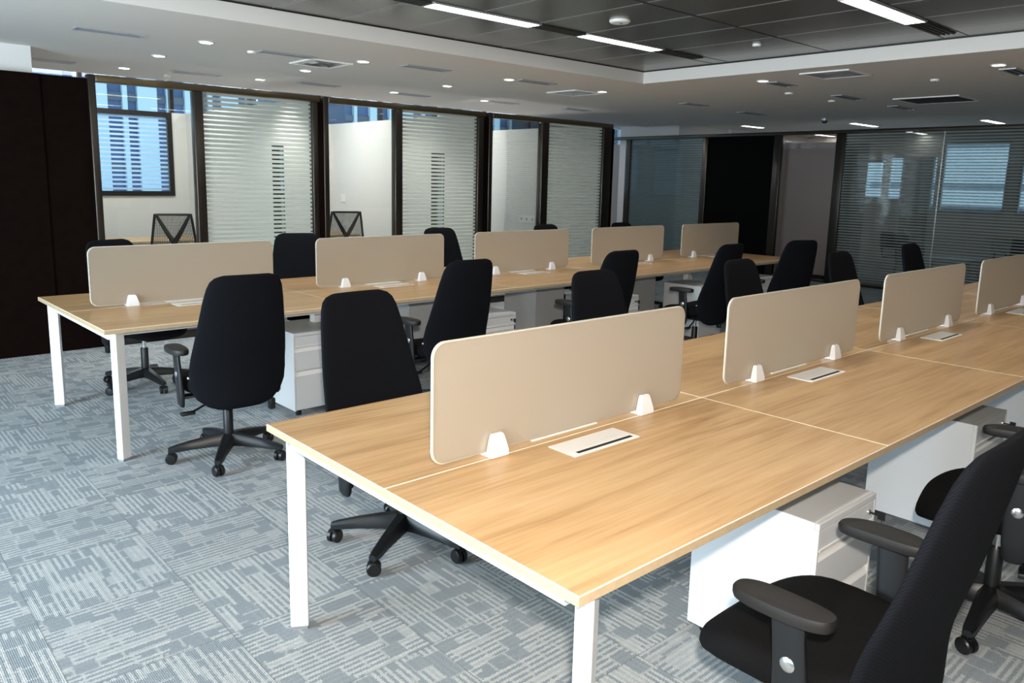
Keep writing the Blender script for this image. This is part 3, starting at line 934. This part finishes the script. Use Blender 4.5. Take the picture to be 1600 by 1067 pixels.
PD = [(1.318, 0.03, 0, 'white three-drawer pedestal under the near desk beside the foreground chair', 'pedestals under the desks'),
      (2.845, 0.075, 0, 'second white pedestal under the near desk, half hidden by the foreground chair back', 'pedestals under the desks'),
      (4.36, 0.07, 0, 'white pedestal under the near desk at the right photo edge, only its side showing', 'pedestals under the desks'),
      (1.395, 3.64, BR, 'white pedestal under the far desk between the two nearest black chairs', 'pedestals under the desks'),
      (2.78, 3.44, BR, 'white pedestal with keys under the far desk right of the second chair', 'pedestals under the desks'),
      (4.36, 3.49, BR, 'white pedestal with keys under the far desk beside the third chair', 'pedestals under the desks'),
      (5.75, 3.50, BR, 'white pedestal under the far desk behind the fourth chair and its arm', 'pedestals under the desks'),
      (6.95, 3.54, BR, 'white pedestal under the far end of the far desk, beside the farthest chair', 'pedestals under the desks'),
      (1.33, 4.86, PI+BR, 'pedestal under the back side of the far desk, behind the first pedestal', 'pedestals under the desks'),
      (2.83, 4.86, PI+BR, 'grey-shaded pedestal back under the far desk, left of the second keyed pedestal', 'pedestals under the desks'),
      (4.32, 4.86, PI+BR, 'bluish pedestal back under the far desk, right of the second chair', 'pedestals under the desks'),
      (5.83, 4.88, PI+BR, 'shaded pedestal back under the far desk between the third and fourth chairs', 'pedestals under the desks')]
for i, (x, y, rz, lab, grp) in enumerate(PD):
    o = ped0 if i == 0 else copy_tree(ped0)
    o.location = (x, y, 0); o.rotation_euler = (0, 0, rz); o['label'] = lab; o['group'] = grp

# ------------------------------------------------------------------ chairs
def sup(a, b_, e, n, f):
    P = []
    for i in range(n):
        t = 2*PI*i/n
        c, s = math.cos(t), math.sin(t)
        P.append(f(a*math.copysign(abs(c)**(2/e), c), b_*math.copysign(abs(s)**(2/e), s)))
    return P

def lerp_tab(tab, s):
    for (a, b_) in zip(tab, tab[1:]):
        if a[0] <= s <= b_[0]:
            k = (s-a[0])/(b_[0]-a[0])
            return [p+(q-p)*k for p, q in zip(a[1:], b_[1:])]
    return list(tab[-1][1:])

BW = [(0, .19, .006), (.010, .27, .014), (.035, .36, .022), (.09, .455, .027), (.17, .515, .029), (.26, .53, .030), (.4, .517, .030),
      (.55, .487, .030), (.7, .455, .030), (.82, .428, .030), (.91, .40, .028), (.955, .372, .024), (.982, .33, .018), (.995, .275, .011), (1, .24, .006)]
def back_y(s):
    return -0.235 + 0.022*math.exp(-((s-0.28)/0.2)**2) - 0.115*s**1.6
Z0B, ZHB = 0.345, 0.735

def make_task_chair():
    t = thing('office_chair', '', 'office chair')
    # star base
    bm = bmesh.new()
    for k in range(5):
        a = 2*PI*k/5
        d = Vector((math.cos(a), math.sin(a), 0)); s = Vector((-math.sin(a), math.cos(a), 0))
        Ls = []
        for r, z, hw, hh in ((0.025, 0.108, 0.036, 0.034), (0.09, 0.106, 0.031, 0.029), (0.2, 0.096, 0.025, 0.022), (0.290, 0.083, 0.021, 0.016), (0.320, 0.079, 0.015, 0.011)):
            c = d*r + Vector((0, 0, z))
            Ls.append([c + s*hw*x + Vector((0, 0, hh*y)) for x, y in ((-1, -1), (1, -1), (1, 0.3), (0.55, 1), (-0.55, 1), (-1, 0.3))])
        loft(bm, Ls)
    lathe(bm, (0, 0, 0.072), (0, 0, 1), [(0.034, 0), (0.044, 0.01), (0.044, 0.045), (0.034, 0.065), (0.026, 0.07)], 24)
    obj('star_base', bm, 'plastic', t, smooth=True)
    for k in range(5):
        bm = bmesh.new()
        for sx in (-1, 1):
            lathe(bm, (0, sx*0.005, 0.030), (0, sx, 0), [(0.029, 0), (0.030, 0.004), (0.030, 0.016), (0.025, 0.021), (0.012, 0.022)], 20)
        loft(bm, [[(x, y, z) for x, y in ((-0.016, -0.012), (0.016, -0.012), (0.016, 0.012), (-0.016, 0.012))] for z in (0.040, 0.060)])
        cyl(bm, (0.0, 0, 0.058), (0, 0, 1), 0.009, 0.009, 0.014, 10)
        obj('caster', bm, 'rubber', t, smooth=True)
    bm = bmesh.new()
    lathe(bm, (0, 0, 0.138), (0, 0, 1), [(0.027, 0), (0.027, 0.15), (0.024, 0.155)], 20)
    gl = obj('gas_lift', bm, 'plastic', t, smooth=True)
    bm = bmesh.new(); cyl(bm, (0, 0, 0.29), (0, 0, 1), 0.014, 0.014, 0.075, 16)
    obj('piston', bm, 'chrome', gl, smooth=True)
    # mechanism with back bar and arm bars
    bm = bmesh.new()
    box(bm, -0.075, 0.075, -0.12, 0.11, 0.362, 0.412, 0.010)
    box(bm, -0.035, 0.035, -0.232, -0.10, 0.366, 0.392, 0.006)
    box(bm, -0.262, 0.262, -0.088, -0.020, 0.398, 0.411, 0.004)
    mech = obj('tilt_mechanism', bm, 'plastic', t, smooth=True)
    bm = bmesh.new()
    tube(bm, [(-0.06, -0.04, 0.375), (-0.15, -0.07, 0.345), (-0.225, -0.09, 0.322)], [0.006, 0.006, 0.007], 8)
    box(bm, -0.285, -0.21, -0.106, -0.074, 0.310, 0.328, 0.005)
    obj('lever', bm, 'plastic', mech, smooth=True)
    bm = bmesh.new()
    tube(bm, [(0.06, -0.07, 0.378), (0.16, -0.10, 0.370), (0.205, -0.115, 0.335)], [0.006, 0.006, 0.007], 8)
    box(bm, 0.19, 0.225, -0.14, -0.10, 0.275, 0.340, 0.008)
    obj('lever', bm, 'plastic', mech, smooth=True)
    # seat cushion
    bm = bmesh.new()
    def sp(x, y, z, k):
        yy = y + 0.022
        drop = 0.055*max(0, (yy-0.06)/0.2)**2
        rise = 0.018*max(0, (-yy-0.05)/0.18)**2
        side = 0.012*(x/0.25)**2
        return (x*(1-0.10*max(0, -yy/0.25)), yy, z - drop*k + rise + side*k)
    Ls = []
    for z, sc, k in ((0.412, 0.80, 0.5), (0.420, 0.93, 0.6), (0.436, 0.985, 0.8), (0.456, 1.0, 1), (0.474, 0.992, 1), (0.487, 0.965, 1), (0.496, 0.91, 1), (0.500, 0.82, 1), (0.499, 0.55, 1), (0.497, 0.25, 1)):
        Ls.append(sup(0.255*sc, 0.25*sc, 3.4, 48, lambda x, y: sp(x, y, z, k)))
    loft(bm, Ls)
    obj('seat', bm, 'seat', t, smooth=True)
    # backrest
    bm = bmesh.new()
    Ls = []
    ss = sorted(set([b_[0] for b_ in BW] + [i/28 for i in range(29)]))
    for s in ss:
        w, th = lerp_tab(BW, s)
        yc = back_y(s); zc = Z0B + ZHB*s
        wrap = 0.05*(1-0.45*s)
        Ls.append(sup(w/2, th, 2.6, 40, lambda x, y: (x, yc + y + wrap*(x/0.265)**2, zc)))
    loft(bm, Ls)
    bk = obj('backrest', bm, 'fabric', t, smooth=True)
    # arms
    for sx in (-1, 1):
        ar = thing('armrest', None, None); ar.parent = t
        COL.objects.unlink(ar); bpy.data.objects.remove(ar)
        bm = bmesh.new()
        X = sx*0.268
        Ls = []
        for z, y0, y1, hx, dx in ((0.352, -0.077, -0.033, 0.010, -0.004), (0.37, -0.091, -0.019, 0.014, 0), (0.42, -0.095, -0.013, 0.015, 0), (0.50, -0.093, -0.009, 0.014, 0.004), (0.60, -0.083, -0.003, 0.012, 0.008), (0.642, -0.081, 0.001, 0.012, 0.009)):
            xc = X + sx*dx
            Ls.append(sup(hx, (y1-y0)/2, 3.0, 20, lambda x, y: (xc + x, (y0+y1)/2 + y, z)))
        loft(bm, Ls)
        ar = obj('armrest', bm, 'plastic', t, smooth=True)
        bm = bmesh.new()
        Xp = X + sx*0.004
        Ls = []
        for z, sc in ((0.6425, 0.86), (0.647, 0.97), (0.656, 1.0), (0.668, 1.0), (0.674, 0.97), (0.677, 0.88), (0.678, 0.5)):
            Ls.append(sup(0.045*sc, 0.122*sc, 2.7, 36, lambda x, y: (Xp + x - sx*0.006*(y/0.122)**2, -0.018 + y, z - 0.006*max(0, y/0.122)**2)))
        loft(bm, Ls)
        obj('arm_pad', bm, 'pad', ar, smooth=True)
        bm = bmesh.new()
        lathe(bm, (X + sx*0.0165, -0.050, 0.535), (sx, 0, 0), [(0.018, -0.004), (0.018, 0.003), (0.013, 0.006), (0.005, 0.007)], 16)
        obj('bolt', bm, 'chrome', ar, smooth=True)
    # back height knob with bright end on the left edge
    bm = bmesh.new()
    lathe(bm, (-0.262, -0.185, 0.535), (-1, 0, 0), [(0.008, -0.006), (0.008, 0.006), (0.005, 0.009)], 12)
    obj('height_button', bm, 'chrome', bk, smooth=True)
    return t

chair0 = make_task_chair()
def place(o, x, y, head, base, dz=0.0):
    rz = math.radians(head-90)
    o.location = (x, y, 0); o.rotation_euler = (0, 0, rz)
    a0 = math.radians(base) - rz
    ci = 0
    for ch in o.children:
        nm = ch.name.split('.')[0]
        if nm == 'star_base': ch.rotation_euler = (0, 0, a0)
        elif nm == 'caster':
            a = a0 + 2*PI*ci/5
            ch.location = (0.305*math.cos(a), 0.305*math.sin(a), 0)
            ch.rotation_euler = (0, 0, a + 1.1 + ci*0.9)
            ci += 1
CH = [(0.72, -0.19, 90, 60, 'large black office chair in the right foreground, its back cut by the photo edge'),
      (0.575, 3.215, 88, 21, 'black office chair seen fully from behind at the left of the far desk'),
      (0.735, 1.70, -86, 140, 'black office chair tucked behind the near desk, its star base showing under the desk end'),
      (2.07, -0.20, 103, 185, 'second black chair on the near side at the right edge, mostly behind the foreground chair'),
      (0.70, 5.06, -70, 131, 'black office chair behind the leftmost divider next to the dark wall'),
      (2.05, 5.12, -108, 20, 'black office chair whose back shows between the first two far-desk dividers'),
      (3.80, 5.22, -92, 40, 'black office chair behind the right edge of the second far-desk divider'),
      (5.40, 5.26, -90, 10, 'black office chair whose top peeks over the middle far-desk divider'),
      (6.70, 5.20, -90, 33, 'black office chair whose top barely shows over the fourth far-desk divider'),
      (2.06, 3.22, 90, 50, 'black office chair seen from behind in front of the second pedestal of the far desk'),
      (3.52, 3.17, 90, 12, 'black office chair seen from behind left of the keys on the third far pedestal'),
      (4.93, 3.12, 90, 70, 'black office chair with left arm out, before the fourth far pedestal'),
      (6.14, 3.03, 72, 30, 'black office chair farthest right along the front of the far desk'),
      (2.29, 1.70, -90, 25, 'black office chair behind the gap over the nearest divider, left arm visible'),
      (3.70, 1.62, -90, 60, 'black office chair rising behind the left end of the second near-desk divider'),
      (5.02, 1.54, -90, 15, 'black office chair behind the right end of the second near-desk divider'),
      (6.62, 1.62, -90, 44, 'small-looking black office chair behind the third near-desk divider, before the striped glass')]
chairs = []
for i, (x, y, hd, ba, lab) in enumerate(CH):
    o = chair0 if i == 0 else copy_tree(chair0)
    place(o, x, y, hd, ba)
    if i == 2:                     # arms set low so that they slide under the desk
        for ch in o.children:
            if ch.name.startswith('armrest'): ch.location.z = -0.075
    o['label'] = lab; o['group'] = 'black office chairs around the bench desks'
    chairs.append(o)

# sewn label on the foreground chair
fc = chairs[0]
bk = [c for c in fc.children if c.name.startswith('backrest')][0]

fcu = bpy.data.curves.new('button_print', 'FONT')
fcu.body = 'PUSH'; fcu.size = 0.0075; fcu.extrude = 0.0002; fcu.align_x = 'CENTER'; fcu.align_y = 'CENTER'
tmp = bpy.data.objects.new('tmp_print', fcu); COL.objects.link(tmp)
bpy.context.view_layer.update()
pm = bpy.data.meshes.new_from_object(tmp.evaluated_get(bpy.context.evaluated_depsgraph_get()))
bpy.data.objects.remove(tmp)
pm.materials.clear(); pm.materials.append(MT['boxwhite'])
po = bpy.data.objects.new('sewn_print', pm); COL.objects.link(po); po.parent = bk
po['label'] = 'tiny white PUSH lettering on the black back edge'
nrm = Vector((-0.75, -0.66, 0.0)).normalized()
upv = Vector((0, 0, 1)); side = upv.cross(nrm)
po.matrix_local = Matrix(((-upv.x, side.x, nrm.x, -0.2545), (-upv.y, side.y, nrm.y, -0.1925), (-upv.z, side.z, nrm.z, 0.585), (0, 0, 0, 1)))

# mesh-back chairs
def make_mesh_chair():
    t = thing('mesh_chair', '', 'mesh chair')
    bm = bmesh.new()
    for k in range(5):
        a = 2*PI*k/5
        d = Vector((math.cos(a), math.sin(a), 0)); s = Vector((-math.sin(a), math.cos(a), 0))
        Ls = []
        for r, z, hw, hh in ((0.02, 0.10, 0.025, 0.025), (0.29, 0.075, 0.014, 0.012)):
            c = d*r + Vector((0, 0, z))
            Ls.append([c + s*hw*x + Vector((0, 0, hh*y)) for x, y in ((-1, -1), (1, -1), (1, 1), (-1, 1))])
        loft(bm, Ls)
    obj('star_base', bm, 'plastic', t, smooth=True)
    for k in range(5):
        bm = bmesh.new(); a = 2*PI*k/5
        cyl(bm, (0.29*math.cos(a), 0.29*math.sin(a)-0.015, 0.032), (0, 1, 0), 0.032, 0.032, 0.03, 14)
        obj('caster', bm, 'rubber', t, smooth=True)
    bm = bmesh.new(); cyl(bm, (0, 0, 0.1), (0, 0, 1), 0.025, 0.02, 0.32)
    obj('gas_lift', bm, 'plastic', t, smooth=True)
    bm = bmesh.new()
    Ls = []
    for z, sc in ((0.42, 0.85), (0.44, 1), (0.47, 1), (0.485, 0.9), (0.487, 0.5)):
        Ls.append(sup(0.25*sc, 0.24*sc, 3.2, 32, lambda x, y: (x, y+0.02, z)))
    loft(bm, Ls)
    obj('seat', bm, 'seat', t, smooth=True)
    def bp(u, s):                 # u -1..1, s 0..1
        hw = 0.27 - 0.08*s
        return Vector((u*hw, -0.24 - 0.09*s + 0.06*u*u*(1-s) - 0.03*math.sin(PI*s), 0.52 + 0.60*s))
    bm = bmesh.new()
    path = [bp(-1, i/10) for i in range(11)] + [bp(-1+i/5, 1) for i in range(1, 11)] + [bp(1, 1-i/10) for i in range(1, 11)] + [bp(1-i/5, 0) for i in range(1, 11)]
    tube(bm, path, 0.013, 8)
    off = Vector((0, -0.02, 0))
    tube(bm, [bp(0, 0.0)+off, bp(0, 0.25)+off, bp(0, 0.48)+off], 0.030, 10)
    for sg in (-1, 1):
        tube(bm, [bp(0, 0.46)+off, bp(sg*0.35, 0.68)+off, bp(sg*0.9, 0.985)+off*0.5], [0.028, 0.024, 0.016], 10)
    tube(bm, [(0, -0.1, 0.43), (0, -0.24, 0.44), bp(0, 0.02)+off], 0.018, 10)
    fr_ = obj('back_frame', bm, 'plastic', t, smooth=True)
    bm = bmesh.new()
    nu, ns = 26, 34
    for i in range(nu+1):
        tube(bm, [bp(-1+2*i/nu, j/8) for j in range(9)], 0.0034, 4)
    for j in range(1, ns):
        tube(bm, [bp(-1+2*i/8, j/ns) for i in range(9)], 0.0034, 4)
    obj('mesh_back', bm, 'rubber', fr_)
    for sg in (-1, 1):
        bm = bmesh.new()
        tube(bm, [(sg*0.20, 0.0, 0.43), (sg*0.29, 0.0, 0.46), (sg*0.29, 0.02, 0.65)], 0.012, 8)
        box(bm, sg*0.29-0.035, sg*0.29+0.035, -0.08, 0.15, 0.65, 0.675, 0.008)
        obj('armrest', bm, 'plastic', t, smooth=True)
    return t
mc0 = make_mesh_chair()
for i, (x, y, hd, lab) in enumerate([(2.10, 8.42, 72, 'black mesh chair with Y-shaped back inside the first glass office'),
                                     (4.36, 8.5, 72, 'black mesh chair with Y-shaped back inside the second glass office, by the post')]):
    o = mc0 if i == 0 else copy_tree(mc0)
    o.location = (x, y, 0); o.rotation_euler = (0, 0, math.radians(hd-90))
    o['label'] = lab; o['group'] = 'mesh chairs in the glazed rooms'

# office desks
def make_desk(name='office_desk'):
    t = thing(name, '', 'desk')
    bm = board_bm(0, 1.4, 0, 0.7)
    obj('tabletop', bm, ['oak', 'oak_edge', 'cream'], t)
    for xx in (0.03, 1.32):
        for yy in (0.03, 0.62):
            bx('leg', 'white', t, xx, xx+0.05, yy, yy+0.05, 0, TB-TH-0.001, 0.002)
    bx('modesty_panel', 'white', t, 0.09, 1.31, 0.55, 0.57, 0.30, 0.70)
    return t
dk0 = make_desk()
for i, (x, y, rz, lab) in enumerate([(1.35, 9.05, 0, 'oak desk inside the first glass office behind the mesh chair'),
                                     (3.60, 9.05, 0, 'oak desk with white frame inside the second glass office'),
                                     (15.6, 2.4, PI/2, 'desk under the far windows beyond the striped glass')]):
    o = dk0 if i == 0 else copy_tree(dk0)
    o.location = (x, y, 0); o.rotation_euler = (0, 0, rz)
    o['label'] = lab; o['group'] = 'desks in the glazed rooms'

# visitor chairs and low table behind the striped glass
def make_sled_chair():
    t = thing('visitor_chair', '', 'chair')
    for sg in (-1, 1):
        bm = bmesh.new(); X = sg*0.25
        tube(bm, [(X, -0.20, 0.86), (X, -0.17, 0.62), (X, -0.10, 0.45), (X, 0.20, 0.44), (X, 0.27, 0.40), (X, 0.24, 0.2), (X, 0.22, 0.03), (X, 0.15, 0.012), (X, -0.22, 0.012)], 0.011, 8)
        tube(bm, [(X, -0.13, 0.55), (X*1.06, -0.05, 0.66), (X*1.06, 0.20, 0.66), (X, 0.24, 0.43)], 0.012, 8)
        obj('side_frame', bm, 'plastic', t, smooth=True)
    bm = bmesh.new()
    loft(bm, [[(x, 0.24, 0.455), (x, 0.24, 0.470), (x, -0.10, 0.485), (x, -0.10, 0.465)] for x in (-0.238, 0.238)])
    obj('seat', bm, 'seat', t)
    bm = bmesh.new()
    loft(bm, [[(x, -0.165+0.0, 0.60), (x, -0.150, 0.60), (x, -0.19, 0.87), (x, -0.205, 0.87)] for x in (-0.238, 0.238)])
    obj('backrest', bm, 'seat', t)
    return t
sc0 = make_sled_chair()
for i, (x, y, hd, lab) in enumerate([(12.35, 4.28, -15, 'black visitor chair behind the left part of the large striped glass'),
                                     (12.3, 2.55, 165, 'black visitor chair behind the striped glass at the right photo edge')]):
    o = sc0 if i == 0 else copy_tree(sc0)
    o.location = (x, y, 0); o.rotation_euler = (0, 0, math.radians(hd-90))
    o['label'] = lab; o['group'] = 'visitor chairs behind the striped glass'
lt = thing('low_table', 'low white table behind the striped glass beside the visitor chair', 'table', (12.35, 3.52, 0))
bx('tabletop', 'boxwhite', lt, -0.3, 0.3, -0.38, 0.38, 0.49, 0.52, 0.004)
for sx in (-1, 1):
    for sy in (-1, 1): bx('leg', 'white', lt, sx*0.27-0.02, sx*0.27+0.02, sy*0.35-0.02, sy*0.35+0.02, 0, 0.4895)

# wall plates
o = tag(bx('light_switch', 'boxwhite', None, OX[2]-0.049, OX[2]-0.0405, 10.05, 10.17, 1.18, 1.30, 0.002), 'small white light switch on the side wall of the second office', 'light switch')
sk = thing('socket_strip', 'row of white sockets on the side wall of the third office', 'wall socket', (OX[3]-0.0405, 8.34, 0.90))
for k in range(3):
    pl = bx('socket_plate', 'boxwhite', sk, -0.008, -0.0005, -0.16+k*0.13, -0.04+k*0.13, 0, 0.12, 0.002)
    bx('socket_holes', 'grille', pl, -0.009, -0.0078, -0.11+k*0.13, -0.09+k*0.13, 0.04, 0.08)

# ------------------------------------------------------------------ city outside
def tower(label, x0, x1, y0, y1, z1, m, fins, bands, finm='fin', face='y'):
    t = thing('office_tower', label, 'building', ((x0+x1)/2, (y0+y1)/2, -30))
    hx, hy = (x1-x0)/2, (y1-y0)/2
    H = z1+30
    bx('facade', m, t, -hx, hx, -hy, hy, 0, H)
    for k in range(fins):
        if face == 'y':
            x = -hx + (k+0.5)*2*hx/fins
            wv = (0.22, 0.5, 0.22, 0.9)[k % 4]
            bx('fin', finm, t, x-wv/2, x+wv/2, -hy-0.25, -hy+0.001, 0, H)
        else:
            y = -hy + (k+0.5)*2*hy/fins
            bx('fin', finm, t, -hx-0.25, -hx+0.001, y-0.15, y+0.15, 0, H)
    for k in range(bands):
        z = 25 + k*3.3
        if face == 'y': bx('floor_band', 'towerdark', t, -hx, hx, -hy-0.12, -hy+0.001, z, z+0.35)
        else: bx('floor_band', finm, t, -hx-0.12, -hx+0.001, -hy, hy, z, z+0.5)
    return t
tower('blue glass tower with white fins outside the first office window', 8.3, 17.5, 40, 52, 30, 'bluewall', 9, 9)
tower('blue glass tower with white fins outside, behind the second office', 24, 38, 42, 54, 26, 'bluewall', 11, 8)
tower('dark tower outside seen over the third office', 46, 60, 44, 56, 24, 'towerdark', 6, 8)
tower('grey banded tower outside the far room window at right', 60, 74, 6.5, 14.5, 40, 'towergrey', 0, 16, face='x')
tower('low grey block outside the far room windows', 70, 84, 15, 30, 0, 'towerdark', 0, 8, face='x')
